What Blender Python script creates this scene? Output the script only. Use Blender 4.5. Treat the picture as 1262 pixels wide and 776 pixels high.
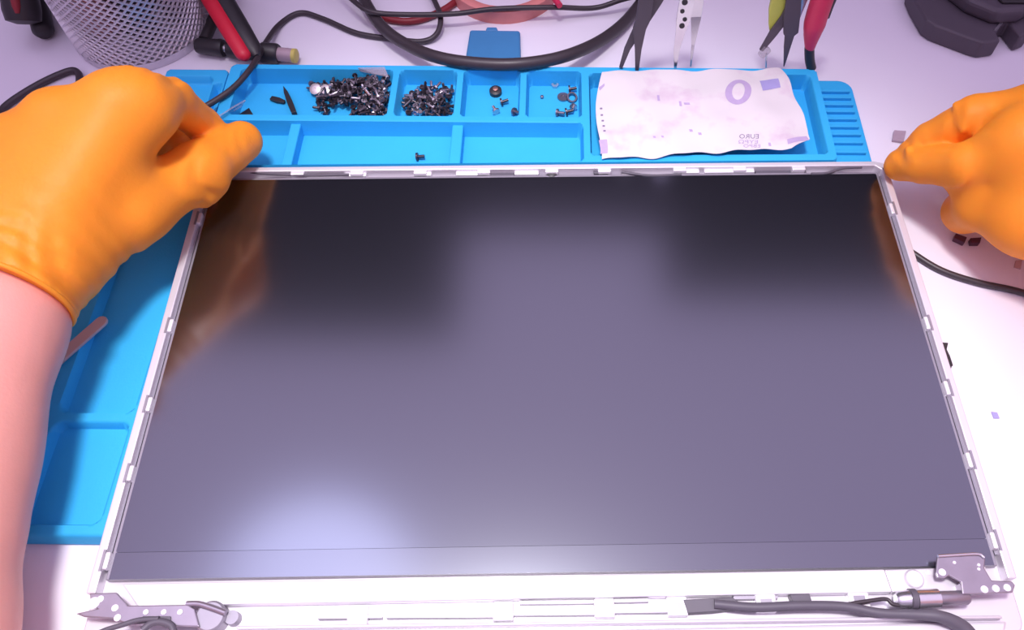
import bpy, bmesh, math, random
import numpy as np
from mathutils import Vector, Matrix
random.seed(7)
scene = bpy.context.scene
COL = scene.collection
for _o in list(bpy.data.objects):
    bpy.data.objects.remove(_o)

# ------------------------------------------------------------------ camera
W, H = 1262, 776
FPX, CX, CY = 1000.0, 680.0, 388.0
CAM_LOC = np.array([0.0, 0.0, 0.3374])
PITCH, ROLL = math.radians(57.962), math.radians(0.4744)
_fw = np.array([0, math.cos(PITCH), -math.sin(PITCH)])
_r0 = np.array([1.0, 0, 0]); _u0 = np.cross(_r0, _fw)
_r = _r0 * math.cos(ROLL) + _u0 * math.sin(ROLL)
_u = np.cross(_r, _fw)
cd = bpy.data.cameras.new('camera'); cam = bpy.data.objects.new('camera', cd); COL.objects.link(cam)
cd.sensor_fit = 'HORIZONTAL'; cd.sensor_width = 36.0
cd.lens = 36.0 * FPX / W
cd.shift_x = (W / 2 - CX) / W
cd.clip_start = 0.01; cd.clip_end = 50
m3 = Matrix(((_r[0], _u[0], -_fw[0]), (_r[1], _u[1], -_fw[1]), (_r[2], _u[2], -_fw[2])))
cam.matrix_world = Matrix.Translation(Vector(CAM_LOC)) @ m3.to_4x4()
scene.camera = cam

# ------------------------------------------------------------------ light
scene.view_settings.view_transform = 'Standard'
scene.view_settings.look = 'None'
scene.view_settings.gamma = 1.0
scene.view_settings.exposure = 0.0
scene.view_settings.use_curve_mapping = False
world = bpy.data.worlds.new('room_light'); scene.world = world
world.use_nodes = True
bg = world.node_tree.nodes['Background']
bg.inputs[0].default_value = (0.86, 0.66, 1.0, 1)
bg.inputs[1].default_value = 1.12

def area(name, loc, target, size, power, color):
    ld = bpy.data.lights.new(name, 'AREA'); ld.shape = 'DISK'; ld.size = size
    ld.energy = power; ld.color = color
    o = bpy.data.objects.new(name, ld); COL.objects.link(o)
    o.location = loc
    o.rotation_euler = (Vector(target) - Vector(loc)).to_track_quat('-Z', 'Y').to_euler()
    return o
def spot(name, loc, target, angle, blend, radius, power, color):
    ld = bpy.data.lights.new(name, 'SPOT'); ld.spot_size = math.radians(angle); ld.spot_blend = blend; ld.shadow_soft_size = radius
    ld.energy = power; ld.color = color
    o = bpy.data.objects.new(name, ld); COL.objects.link(o); o.location = loc
    o.rotation_euler = (Vector(target) - Vector(loc)).to_track_quat('-Z', 'Y').to_euler()
    return o
spot('bench_lamp_offscreen', (-0.05, 0.105, 1.02), (-0.005, 0.122, 0), 36.5, 0.6, 0.09, 50.0, (1.0, 0.95, 0.97))
area('side_lamp_offscreen', (-0.365, 0.305, 1.02), (-0.05, 0.2, 0), 0.30, 0.72, (0.70, 0.70, 1.0))

# ------------------------------------------------------------------ helpers
def ray(px, py):
    return _fw + _r * (px - CX) / FPX - _u * (py - CY) / FPX
def at(px, py, z):
    d = ray(px, py)
    return CAM_LOC + d * ((z - CAM_LOC[2]) / d[2])
def at_y(px, py, y):
    d = ray(px, py)
    return CAM_LOC + d * ((y - CAM_LOC[1]) / d[1])

class MB:
    def __init__(s): s.v = []; s.f = []; s.mi = []; s.cur = 0
    def add(s, vs, fs):
        n = len(s.v); s.v += [tuple(map(float, p)) for p in vs]
        s.f += [tuple(i + n for i in f) for f in fs]; s.mi += [s.cur] * len(fs)
        return s
    def box(s, x0, x1, y0, y1, z0, z1):
        vs = [(x, y, z) for z in (z0, z1) for y in (y0, y1) for x in (x0, x1)]
        return s.add(vs, [(0, 2, 3, 1), (4, 5, 7, 6), (0, 1, 5, 4), (2, 6, 7, 3), (0, 4, 6, 2), (1, 3, 7, 5)])
    def prism(s, pts, z0, z1):
        a = sum(pts[i][0] * pts[(i + 1) % len(pts)][1] - pts[(i + 1) % len(pts)][0] * pts[i][1] for i in range(len(pts)))
        if a < 0: pts = pts[::-1]
        n = len(pts)
        vs = [(p[0], p[1], z0) for p in pts] + [(p[0], p[1], z1) for p in pts]
        fs = [tuple(range(n))[::-1], tuple(range(n, 2 * n))] + [(i, (i + 1) % n, n + (i + 1) % n, n + i) for i in range(n)]
        return s.add(vs, fs)
    def tube(s, path, rad, n=10, cap=True, flat=None):
        P = [np.array(p, float) for p in path]; m = len(P)
        R = rad if hasattr(rad, '__len__') else [rad] * m
        T = [P[min(i + 1, m - 1)] - P[max(i - 1, 0)] for i in range(m)]
        T = [t / (np.linalg.norm(t) + 1e-12) for t in T]
        u = np.cross(T[0], [0, 0, 1.0])
        if np.linalg.norm(u) < 1e-3: u = np.cross(T[0], [0, 1.0, 0])
        u /= np.linalg.norm(u); vs = []
        for i in range(m):
            u = u - T[i] * (u @ T[i]); u /= np.linalg.norm(u); w = np.cross(T[i], u)
            for k in range(n):
                a = 2 * math.pi * k / n
                fl = 1.0 if flat is None else flat
                vs.append(P[i] + R[i] * (u * math.cos(a) + w * math.sin(a) * fl))
        fs = [(i * n + k, i * n + (k + 1) % n, (i + 1) * n + (k + 1) % n, (i + 1) * n + k) for i in range(m - 1) for k in range(n)]
        if cap: fs += [tuple(range(n))[::-1], tuple((m - 1) * n + k for k in range(n))]
        return s.add(vs, fs)
    def bar(s, st, wdir):
        """flat bar through stations (pos, half width, half thickness); width along wdir"""
        P = [np.array(a[0], float) for a in st]; m = len(P); vs = []
        wd = np.array(wdir, float)
        for i in range(m):
            t = P[min(i + 1, m - 1)] - P[max(i - 1, 0)]; t /= np.linalg.norm(t)
            w = wd - t * (wd @ t); w /= np.linalg.norm(w); q = np.cross(t, w)
            for a, b in ((-1, -1), (1, -1), (1, 1), (-1, 1)):
                vs.append(P[i] + w * a * st[i][1] + q * b * st[i][2])
        fs = [(i * 4 + k, i * 4 + (k + 1) % 4, i * 4 + 4 + (k + 1) % 4, i * 4 + 4 + k) for i in range(m - 1) for k in range(4)]
        fs += [(3, 2, 1, 0), tuple((m - 1) * 4 + k for k in range(4))]
        return s.add(vs, fs)
    def lathe(s, prof, p0, axis, n=20):
        """profile of (distance along axis, radius)"""
        a = np.array(axis, float); a /= np.linalg.norm(a); p0 = np.array(p0, float)
        return s.tube([p0 + a * d for d, r in prof], [max(r, 1e-5) for d, r in prof], n) if len({round(d, 6) for d, r in prof}) == len(prof) else s._lathe(prof, p0, a, n)
    def _lathe(s, prof, p0, a, n):
        u = np.cross(a, [0, 0, 1.0])
        if np.linalg.norm(u) < 1e-3: u = np.array([1.0, 0, 0])
        u /= np.linalg.norm(u); w = np.cross(a, u); vs = []
        for d, r in prof:
            for k in range(n):
                t = 2 * math.pi * k / n
                vs.append(p0 + a * d + max(r, 1e-5) * (u * math.cos(t) + w * math.sin(t)))
        m = len(prof)
        fs = [(i * n + k, i * n + (k + 1) % n, (i + 1) * n + (k + 1) % n, (i + 1) * n + k) for i in range(m - 1) for k in range(n)]
        fs += [tuple(range(n))[::-1], tuple((m - 1) * n + k for k in range(n))]
        return s.add(vs, fs)
    def mesh(s, name, mats, smooth=False):
        me = bpy.data.meshes.new(name); me.from_pydata(s.v, [], s.f); me.update()
        for mm in (mats if isinstance(mats, (list, tuple)) else [mats]): me.materials.append(mm)
        if any(s.mi): me.polygons.foreach_set('material_index', s.mi)
        b = bmesh.new(); b.from_mesh(me); bmesh.ops.recalc_face_normals(b, faces=b.faces); b.to_mesh(me); b.free()
        if smooth:
            me.polygons.foreach_set('use_smooth', [True] * len(me.polygons))
            me.set_sharp_from_angle(angle=math.radians(smooth if smooth > 1 else 40))
        return me
    def build(s, name, mats, parent=None, smooth=False, bevel=0, seg=2):
        o = bpy.data.objects.new(name, s.mesh(name, mats, smooth)); COL.objects.link(o)
        if parent: o.parent = parent
        if bevel:
            b = o.modifiers.new('bevel', 'BEVEL'); b.width = bevel; b.segments = seg; b.limit_method = 'ANGLE'; b.angle_limit = math.radians(35)
        return o

def tag(o, label=None, cat=None, group=None, kind=None):
    if label: o['label'] = label
    if cat: o['category'] = cat
    if group: o['group'] = group
    if kind: o['kind'] = kind
    return o
def thing(name, label, cat, loc=(0, 0, 0), rz=0, group=None):
    o = bpy.data.objects.new(name, None); COL.objects.link(o); o.location = [float(c) for c in loc]; o.rotation_euler = (0, 0, rz)
    o.empty_display_size = 0.01
    return tag(o, label, cat, group)
def smooth_path(pts, n=8):
    P = [np.array(p, float) for p in pts]; P = [2 * P[0] - P[1]] + P + [2 * P[-1] - P[-2]]; out = []
    for i in range(1, len(P) - 2):
        for k in range(n):
            t = k / n
            out.append(0.5 * (2 * P[i] + (P[i + 1] - P[i - 1]) * t + (2 * P[i - 1] - 5 * P[i] + 4 * P[i + 1] - P[i + 2]) * t * t + (3 * P[i] - P[i - 1] - 3 * P[i + 1] + P[i + 2]) * t ** 3))
    out.append(P[-2]); return out
def rrect(x0, x1, y0, y1, r, n=5):
    pts = []
    for cx, cy, a0 in ((x1 - r, y1 - r, 0), (x0 + r, y1 - r, 90), (x0 + r, y0 + r, 180), (x1 - r, y0 + r, 270)):
        for k in range(n + 1):
            a = math.radians(a0 + 90 * k / n); pts.append((cx + r * math.cos(a), cy + r * math.sin(a)))
    return pts

def mat(name, color, rough=0.5, metal=0.0, noise=0.0, nscale=200.0, bump=0.0, bscale=600.0, **kw):
    m = bpy.data.materials.new(name); m.use_nodes = True; nt = m.node_tree; b = nt.nodes['Principled BSDF']
    b.inputs['Base Color'].default_value = (*color, 1); b.inputs['Roughness'].default_value = rough; b.inputs['Metallic'].default_value = metal
    for k, v in kw.items(): b.inputs[k.replace('_', ' ')].default_value = v
    tc = nt.nodes.new('ShaderNodeTexCoord')
    if noise:
        n = nt.nodes.new('ShaderNodeTexNoise'); n.inputs['Scale'].default_value = nscale; n.inputs['Detail'].default_value = 4
        nt.links.new(tc.outputs['Object'], n.inputs['Vector'])
        mx = nt.nodes.new('ShaderNodeMix'); mx.data_type = 'RGBA'
        mx.inputs[6].default_value = (*[c * (1 - noise) for c in color], 1); mx.inputs[7].default_value = (*[min(1, c * (1 + noise)) for c in color], 1)
        nt.links.new(n.outputs['Fac'], mx.inputs[0]); nt.links.new(mx.outputs[2], b.inputs['Base Color'])
    if bump:
        n2 = nt.nodes.new('ShaderNodeTexNoise'); n2.inputs['Scale'].default_value = bscale; n2.inputs['Detail'].default_value = 3
        nt.links.new(tc.outputs['Object'], n2.inputs['Vector'])
        bp = nt.nodes.new('ShaderNodeBump'); bp.inputs['Strength'].default_value = bump; bp.inputs['Distance'].default_value = 0.0006
        nt.links.new(n2.outputs['Fac'], bp.inputs['Height']); nt.links.new(bp.outputs['Normal'], b.inputs['Normal'])
    return m

M = {}
M['table'] = mat('white_laminate', (0.82, 0.79, 0.87), 0.38, noise=0.02, nscale=30)
M['wall'] = mat('wall_paint', (0.72, 0.69, 0.73), 0.9, noise=0.03, nscale=8)
M['floor'] = mat('floor_vinyl', (0.22, 0.21, 0.22), 0.6, noise=0.1, nscale=20)
M['cab'] = mat('dark_cabinet', (0.007, 0.006, 0.008), 0.7, noise=0.1, nscale=15)
M['blue'] = mat('blue_silicone', (0.035, 0.43, 0.80), 0.55, Specular_IOR_Level=0.25, noise=0.05, nscale=60, bump=0.15, bscale=900)
M['bluelid'] = mat('dull_blue_plastic', (0.05, 0.22, 0.46), 0.5, noise=0.08, nscale=120)
M['glove'] = mat('orange_nitrile', (1.0, 0.315, 0.028), 0.5, Specular_IOR_Level=0.25, noise=0.04, nscale=70, bump=0.2, bscale=500, Subsurface_Weight=0.35, Subsurface_Scale=0.006, Subsurface_Radius=(1.0, 0.25, 0.06))
M['skin'] = mat('skin', (0.80, 0.36, 0.30), 0.5, noise=0.06, nscale=60, bump=0.15, bscale=700, Subsurface_Weight=0.15, Subsurface_Scale=0.003)
M['lid'] = mat('silver_lid', (0.74, 0.71, 0.76), 0.35, metal=0.35, noise=0.03, nscale=90)
M['bezel'] = mat('grey_panel_edge', (0.34, 0.32, 0.37), 0.4, metal=0.5, noise=0.05)
M['silverbar'] = mat('bright_foil', (0.86, 0.85, 0.88), 0.3, metal=0.3, noise=0.03, nscale=60)
M['hinge'] = mat('hinge_steel', (0.35, 0.31, 0.37), 0.35, metal=0.7, noise=0.12, nscale=150)
M['steel'] = mat('polished_steel', (0.72, 0.71, 0.75), 0.25, metal=0.9, noise=0.05)
M['hole'] = mat('painted_hole_shade', (0.03, 0.03, 0.035), 0.7, noise=0.1)  # near-black colour painted in for the shade inside the tweezer holes
M['screen'] = mat('lcd_polariser', (0.004, 0.004, 0.006), 0.17, noise=0.02, nscale=10, Coat_Weight=0.10, Coat_Roughness=0.42, Coat_IOR=1.6, IOR=2.95, Specular_Tint=(0.80, 0.86, 1.0, 1))
M['screenedge'] = mat('lcd_border', (0.025, 0.023, 0.033), 0.19, noise=0.02, nscale=10, Coat_Weight=0.10, Coat_Roughness=0.42, Coat_IOR=1.6, IOR=2.8, Specular_Tint=(0.80, 0.86, 1.0, 1))
M['black'] = mat('black_plastic', (0.025, 0.022, 0.026), 0.45, noise=0.1)
M['cable'] = mat('black_rubber', (0.045, 0.035, 0.042), 0.42, noise=0.1, nscale=300)
M['tape'] = mat('black_tape', (0.10, 0.09, 0.115), 0.5, noise=0.1)
M['darkgrey'] = mat('dark_grey_plastic', (0.085, 0.07, 0.09), 0.55, noise=0.08, nscale=150)
M['red'] = mat('red_grip', (0.60, 0.012, 0.04), 0.45, noise=0.05)
M['pinkred'] = mat('crimson_grip', (0.66, 0.03, 0.10), 0.45, noise=0.05)
M['darkred'] = mat('dark_red_rubber', (0.26, 0.02, 0.03), 0.45, noise=0.1)
M['salmon'] = mat('salmon_plastic', (0.72, 0.26, 0.24), 0.5, noise=0.05)
M['yellow'] = mat('lime_yellow_plastic', (0.58, 0.64, 0.10), 0.45, noise=0.04)
M['mustard'] = mat('yellow_cap', (0.55, 0.47, 0.12), 0.5, noise=0.05)
M['mesh'] = mat('silver_painted_wire', (0.62, 0.60, 0.65), 0.4, metal=0.5, noise=0.05)
M['clear'] = mat('clear_plastic', (0.50, 0.46, 0.52), 0.25, noise=0.05, Alpha=0.4)
M['smoke'] = mat('pinkish_clear_tube', (0.45, 0.33, 0.38), 0.2, noise=0.1, Alpha=0.85)
M['stick'] = mat('pale_wood', (0.60, 0.41, 0.40), 0.6, noise=0.08, nscale=80)
M['scblack'] = mat('black_screw', (0.075, 0.065, 0.08), 0.38, metal=0.7, noise=0.2)
M['scsilver'] = mat('silver_screw', (0.60, 0.57, 0.60), 0.25, metal=0.9, noise=0.1)
M['scgrey'] = mat('grey_screw', (0.28, 0.25, 0.29), 0.36, metal=0.85, noise=0.2)
M['scpale'] = mat('nickel_screw', (0.72, 0.66, 0.64), 0.35, metal=0.7, noise=0.1)
M['copper'] = mat('copper_insert', (0.55, 0.30, 0.24), 0.3, metal=0.8, noise=0.1)
M['print'] = mat('violet_print', (0.36, 0.33, 0.62), 0.8, noise=0.08, nscale=400)
M['print2'] = mat('pale_violet_print', (0.47, 0.37, 0.58), 0.8, noise=0.1, nscale=400)
M['inkdark'] = mat('grey_ink', (0.24, 0.19, 0.31), 0.8, noise=0.2, nscale=500)

# faded paper of the note: blotchy pink stains on off white
def paper():
    m = bpy.data.materials.new('worn_paper'); m.use_nodes = True; nt = m.node_tree; b = nt.nodes['Principled BSDF']
    b.inputs['Roughness'].default_value = 0.85
    tc = nt.nodes.new('ShaderNodeTexCoord')
    n = nt.nodes.new('ShaderNodeTexNoise'); n.inputs['Scale'].default_value = 90; n.inputs['Detail'].default_value = 5
    n2 = nt.nodes.new('ShaderNodeTexNoise'); n2.inputs['Scale'].default_value = 26; n2.inputs['Detail'].default_value = 3
    mu = nt.nodes.new('ShaderNodeMath'); mu.operation = 'MULTIPLY'
    for q in (n, n2): nt.links.new(tc.outputs['Object'], q.inputs['Vector'])
    nt.links.new(n.outputs['Fac'], mu.inputs[0]); nt.links.new(n2.outputs['Fac'], mu.inputs[1])
    r = nt.nodes.new('ShaderNodeValToRGB')
    r.color_ramp.elements[0].position = 0.24; r.color_ramp.elements[0].color = (0.70, 0.665, 0.675, 1)
    r.color_ramp.elements[1].position = 0.42; r.color_ramp.elements[1].color = (0.60, 0.46, 0.57, 1)
    nt.links.new(mu.outputs[0], r.inputs[0]); nt.links.new(r.outputs[0], b.inputs['Base Color'])
    return m
M['paper'] = paper()

# ------------------------------------------------------------------ room
tag(MB().box(-2.0, 2.0, -2.0, 3.5, -0.80, -0.75).build('floor', M['floor']), 'grey vinyl floor under the workbench', 'floor', kind='structure')
for nm, b in (('wall_back', (-2.0, 2.0, 3.5, 3.58)), ('wall_front', (-2.0, 2.0, -2.08, -2.0)), ('wall_left', (-2.08, -2.0, -2.0, 3.5)), ('wall_right', (2.0, 2.08, -2.0, 3.5))):
    tag(MB().box(*b, -0.75, 1.85).build(nm, M['wall']), 'plain painted workshop wall', 'wall', kind='structure')
t = thing('workbench', 'white laminate workbench carrying the laptop display and tools', 'table', (0, 0.35, -0.75))
MB().box(-1.0, 1.0, -0.62, 0.62, 0.72, 0.75).build('table_top', M['table'], t, bevel=0.003)
for sx in (-0.92, 0.92):
    for sy in (-0.55, 0.55):
        MB().box(sx - 0.03, sx + 0.03, sy - 0.03, sy + 0.03, 0, 0.72).build('leg', M['darkgrey'], t)
def cabinet(x0, x1, z1, label):
    c = thing('tall_cabinet', label, 'cabinet', ((x0 + x1) / 2, 1.01, -0.75)); w = (x1 - x0) / 2; h = z1 + 0.75
    MB().box(-w, w, 0.02, 0.42, 0, h).build('body', M['cab'], c, bevel=0.004)
    for a, b in ((-w + 0.004, -0.003), (0.003, w - 0.004)):
        d = MB().box(a, b, 0.0, 0.019, 0.06, h - 0.004).build('door', M['cab'], c, bevel=0.002)
        hx = b - 0.04 if a < -0.01 else a + 0.04
        MB().tube([(hx, -0.02, h * 0.5), (hx, -0.02, h * 0.5 + 0.12)], 0.005).build('handle', M['hinge'], d)
cabinet(-1.05, -0.235, 1.43, 'tallest dark cabinet behind the bench, mirrored in the display')
cabinet(0.255, 1.05, 1.24, 'wide dark cabinet behind the bench on the banknote side')
cabinet(-0.229, 0.249, 1.0, 'lower narrow dark cabinet between the two taller ones')

# ------------------------------------------------------------------ silicone mat
mt = thing('repair_mat', 'bright blue silicone repair mat with moulded compartments under the display', 'mat', (-0.026, 0.235, 0))
OX, OY = -0.026, 0.235
def loc(pts): return [(p[0] - OX, p[1] - OY) for p in pts]
MB().prism(loc(rrect(-0.2285, 0.1765, 0.0965, 0.3755, 0.008)), 0.0, 0.003).build('mat_base', M['blue'], mt, bevel=0.0008)
def sd_rr(X, Y, x0, x1, y0, y1, r):
    qx = np.abs(X - (x0 + x1) / 2) - (x1 - x0) / 2 + r; qy = np.abs(Y - (y0 + y1) / 2) - (y1 - y0) / 2 + r
    return np.hypot(np.maximum(qx, 0), np.maximum(qy, 0)) + np.minimum(np.maximum(qx, qy), 0) - r
def sstep(t): t = np.clip(t, 0, 1); return t * t * (3 - 2 * t)
def moulded(name, x0, x1, y0, y1, rim, cells, step, r_out=0.005, base=0.0028, hfun=None, skew=0.0, yskew=0.0):
    xs = np.arange(x0, x1 + step / 2, step); ys = np.arange(y0, y1 + step / 2, step)
    X, Y = np.meshgrid(xs, ys); Z = np.full(X.shape, rim)
    if hfun is not None: Z = hfun(X, Y, Z)
    for (a, b, c, d, fl, r) in cells:
        s = sd_rr(X, Y, a, b, c, d, r); Z = Z + (np.minimum(fl, Z) - Z) * sstep(-s / 0.0014 + 0.3)
    so = sd_rr(X, Y, x0, x1, y0, y1, r_out)
    Z = base + (Z - base) * sstep((-so - 0.0001) / 0.0011)
    if skew: Y = Y + skew * (X - x1) * np.clip((yskew - Y) / (yskew - y0), 0, 1)   # front edge runs parallel to the display
    ny, nx = X.shape; m = MB()
    m.v = list(zip((X - OX).ravel().tolist(), (Y - OY).ravel().tolist(), Z.ravel().tolist()))
    I = np.arange(ny * nx).reshape(ny, nx)
    Q = np.stack([I[:-1, :-1], I[:-1, 1:], I[1:, 1:], I[1:, :-1]], -1).reshape(-1, 4)
    m.f = [tuple(q) for q in Q.tolist()]; m.mi = [0] * len(m.f)
    return m.build(name, M['blue'], mt, smooth=60)
FL, RIM = 0.004, 0.014
tray_cells = [(-0.1805, -0.0929, 0.3323, 0.3685, FL, 0.003), (-0.0884, -0.0562, 0.3323, 0.3685, FL, 0.003),
              (-0.0516, -0.0194, 0.3323, 0.3685, FL, 0.003), (-0.0151, 0.0155, 0.3323, 0.3685, FL, 0.003),
              (0.0206, 0.1480, 0.3065, 0.3670, FL, 0.003), (-0.1830, 0.0161, 0.3025, 0.3273, FL, 0.003)]
def row_div(X, Y, Z): return Z
moulded('parts_tray', -0.1885, 0.1540, 0.3003, 0.3738, RIM, tray_cells, 0.0007, skew=0.0236, yskew=0.3273)
for a, b in ((-0.1456, -0.1399), (-0.056, -0.0498)):
    MB().box(a - OX, b - OX, 0.3015 + 0.0236 * (b - 0.154) - OY, 0.3278 - OY, 0.0035, 0.0118).build('tray_divider', M['blue'], mt, bevel=0.0008)
moulded('side_tray', -0.2283, -0.1755, 0.0967, 0.2960, 0.0086, [(-0.2185, -0.1853, 0.1028, 0.1480, 0.0035, 0.004), (-0.2185, -0.1853, 0.1530, 0.2900, 0.0035, 0.004)], 0.0009)
moulded('corner_tray', -0.2283, -0.1895, 0.2965, 0.3750, 0.009, [(-0.2245, -0.1985, 0.302, 0.3675, 0.004, 0.003), (-0.1965, -0.1925, 0.325, 0.362, 0.004, 0.0015)], 0.0008)
for yc in (112, 120, 128.5, 137, 146, 155.5, 165, 175, 187):
    p = at(1030, yc, 0.0045)
    xl = 0.1548; xr = 0.1735
    MB().box(xl - OX, xr - OX, p[1] - 0.0011 - OY, p[1] + 0.0011 - OY, 0.0028, 0.0052).build('rib', M['blue'], mt, bevel=0.0005)

# ------------------------------------------------------------------ laptop display assembly
LYAW = math.radians(1.383); LC = np.array([-0.0005, 0.1851])
lid = thing('laptop_display', 'opened silver laptop display lid with bare dark screen on the mat', 'laptop screen', (LC[0], LC[1], 0.009), LYAW)
def lp(px, py, z):
    p = at(px, py, z); d = p[:2] - LC; c, s = math.cos(LYAW), math.sin(LYAW)
    return np.array([d[0] * c + d[1] * s, -d[0] * s + d[1] * c, z - 0.009])
def lpoly(pts, z): return [tuple(lp(x, y, z)[:2]) for x, y in pts]
XL, XR, YT, YB = -0.1800, 0.1800, 0.1098, -0.1275
m = MB(); m.prism(rrect(XL, XR, YB, YT, 0.006), 0.0, 0.0018)
m.build('back_cover', M['lid'], lid, bevel=0.0006)
def rim_part(name, pts, z0=0.0015, z1=0.0072, mt_='lid', bev=0.0005):
    return MB().prism(pts, z0, z1).build(name, M[mt_], lid, bevel=bev)
rim_part('side_rim', [(XL, YB + 0.02), (XL + 0.0036, YB + 0.02), (XL + 0.0036, YT - 0.004), (XL, YT - 0.006)])
rim_part('side_rim', [(XR, YB + 0.02), (XR - 0.0036, YB + 0.02), (XR - 0.0036, YT - 0.004), (XR, YT - 0.006)])
rim_part('top_rim', [(XL, YT - 0.0065), (XL + 0.0015, YT - 0.0015), (XL + 0.0065, YT), (XR - 0.0065, YT), (XR - 0.0015, YT - 0.0015), (XR, YT - 0.0065), (XR - 0.003, YT - 0.0065), (XR - 0.0065, YT - 0.003), (XL + 0.0065, YT - 0.003), (XL + 0.003, YT - 0.0065)])
# lcd panel 347 x 204
PW, PT, PB = 0.1733, 0.1020, -0.1020
MB().box(-PW - 0.0018, PW + 0.0018, PB, PT + 0.0022, 0.0018, 0.0050).build('panel_frame', M['bezel'], lid, bevel=0.0004)
pan = MB().prism(rrect(-PW, PW, PB + 0.0105, PT, 0.0006, 2), 0.0048, 0.0060).build('screen', M['screen'], lid)
tag(pan, 'dark glossy screen surface')
MB().box(-PW, PW, PB, PB + 0.0104, 0.0048, 0.00595).build('screen_border', M['screenedge'], lid)
# inner ledges beside the panel
for sx in (-1, 1):
    MB().box(*sorted((sx * 0.1755, sx * 0.1768)), YB + 0.03, YT - 0.008, 0.0015, 0.0046).build('inner_ledge', M['bezel'], lid)
# snap clips along the rims: small raised hooks with a dark slot beside them
for px, py in ((245, 268), (215, 400), (188, 497), (162, 582), (131, 690)):
    p = lp(px, py, 0.0165)
    c_ = MB().box(-0.1766, -0.1746, p[1] - 0.0034, p[1] + 0.0034, 0.0042, 0.0074).build('snap_clip', M['silverbar'], lid, bevel=0.0006)
    MB().box(-0.1775, -0.1765, p[1] - 0.0042, p[1] + 0.0042, 0.0060, 0.00745).build('slot', M['bezel'], c_)
for px, py in ((1096, 256), (1138, 397), (1162, 477), (1190, 566), (1223, 665)):
    p = lp(px, py, 0.0165)
    c_ = MB().box(0.1746, 0.1766, p[1] - 0.0034, p[1] + 0.0034, 0.0042, 0.0074).build('snap_clip', M['silverbar'], lid, bevel=0.0006)
    MB().box(0.1765, 0.1775, p[1] - 0.0042, p[1] + 0.0042, 0.0060, 0.00745).build('slot', M['bezel'], c_)
# top strip: foam blocks, camera board, antenna leads
YS0, YS1 = 0.1046, 0.1074
for x0, x1 in ((425, 452), (510, 532), (562, 602), (634, 664), (845, 862), (868, 930)):
    a = lp(x0, 212, 0.014)[0]; b = lp(x1, 212, 0.014)[0]
    MB().box(a, b, YS0, YS1 + 0.0008, 0.0016, 0.0055).build('foam_block', M['silverbar'], lid, bevel=0.0005)
for x in (367, 440, 518, 596, 680, 745, 838, 912, 985):
    a = lp(x, 206, 0.0165)[0]
    MB().box(a - 0.0035, a + 0.0035, YT - 0.0052, YT - 0.0026, 0.0025, 0.0070).build('snap_clip', M['silverbar'], lid, bevel=0.0005)
a, b = lp(601, 212, .014)[0], lp(634, 212, .014)[0]
q_ = MB().box(a, b, YS0, YS1, 0.0016, 0.0042).build('magnet_holder', M['tape'], lid, bevel=0.0004)
a, b = lp(664, 212, .014)[0], lp(766, 212, .014)[0]
cb = MB().box(a, b, YS0 - 0.0002, YS1, 0.0016, 0.0036).build('camera_board', M['bezel'], lid, bevel=0.0003)
c0 = lp(680, 212, .014)[0]
MB().lathe([(0, 0.0032), (0.0016, 0.0032), (0.0021, 0.0024)], (c0, (YS0 + YS1) / 2, 0.0034), (0, 0, 1), 16).build('camera_lens', M['black'], cb, smooth=35)
c0 = lp(741, 212, .014)[0]
MB().box(c0 - 0.004, c0 + 0.004, YS0, YS1, 0.0035, 0.0055).build('connector', M['tape'], cb, bevel=0.0004)
a, b = lp(932, 212, .014)[0], lp(995, 212, .014)[0]
MB().box(a, b, YS0, YS1, 0.0016, 0.0040).build('antenna_strip', M['tape'], lid, bevel=0.0004)
for pts in (((300, 211), (330, 214), (380, 216), (430, 215)), ((1000, 214), (1020, 213), (1040, 207), (1062, 206)), ((766, 212), (800, 216), (840, 215))):
    MB().tube(smooth_path([lp(x, y, 0.0150) for x, y in pts]), 0.0007, 8).build('antenna_lead', M['tape'], lid, smooth=50)
# bottom shell: foil bar, ribs, cable channel
bz = 0.0152
yb = [lp(660, y, bz)[1] for y in (705, 733, 741, 751, 763, 778)]
MB().prism(lpoly([(150, 719), (1090, 701), (1100, 729), (1000, 731), (780, 735), (420, 742), (300, 744), (170, 748)], bz), 0.0018, 0.0062).build('foil_bar', M['silverbar'], lid, bevel=0.0006)
MB().prism(lpoly([(1091, 701), (1216, 697), (1216, 728), (1101, 729)], bz), 0.0018, 0.0056).build('hinge_cover_plate', M['lid'], lid, bevel=0.0005)
MB().prism(lpoly([(290, 770), (1235, 757), (1238, 761), (290, 775)], bz), 0.0016, 0.0056).build('lower_ridge', M['lid'], lid, bevel=0.0006)
MB().prism(lpoly([(150, 786), (1244, 764), (1236, 800), (160, 815)], bz), 0.0012, 0.0050).build('lower_edge', M['lid'], lid, bevel=0.001)
for x0, x1, y in ((390, 470, 759.5), (475, 615, 758.5), (625, 735, 755.5), (755, 835, 752.5)):
    MB().prism(lpoly([(x0, y - 1), (x1, y - 2), (x1, y + 1), (x0, y + 2)], bz), 0.0016, 0.0052).build('channel_rib', M['bezel'], lid)
for x0, x1, y in ((640, 735, 740), (745, 800, 738), (905, 960, 734)):
    MB().prism(lpoly([(x0, y - 1), (x1, y - 2), (x1, y + 2), (x0, y + 3)], bz), 0.0016, 0.0046).build('channel_rib', M['bezel'], lid)
for x, y in ((440, 757), (620, 752), (745, 748), (835, 746), (945, 741), (1060, 737)):
    p = lp(x, y, bz)
    c_ = MB().box(p[0] - 0.0040, p[0] + 0.0040, p[1] - 0.0036, p[1] + 0.0036, 0.0016, 0.0054).build('snap_clip', M['silverbar'], lid, bevel=0.0006)
    MB().box(p[0] - 0.0022, p[0] + 0.0022, p[1] - 0.0014, p[1] + 0.0012, 0.0050, 0.0057).build('slot', M['bezel'], c_)
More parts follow.
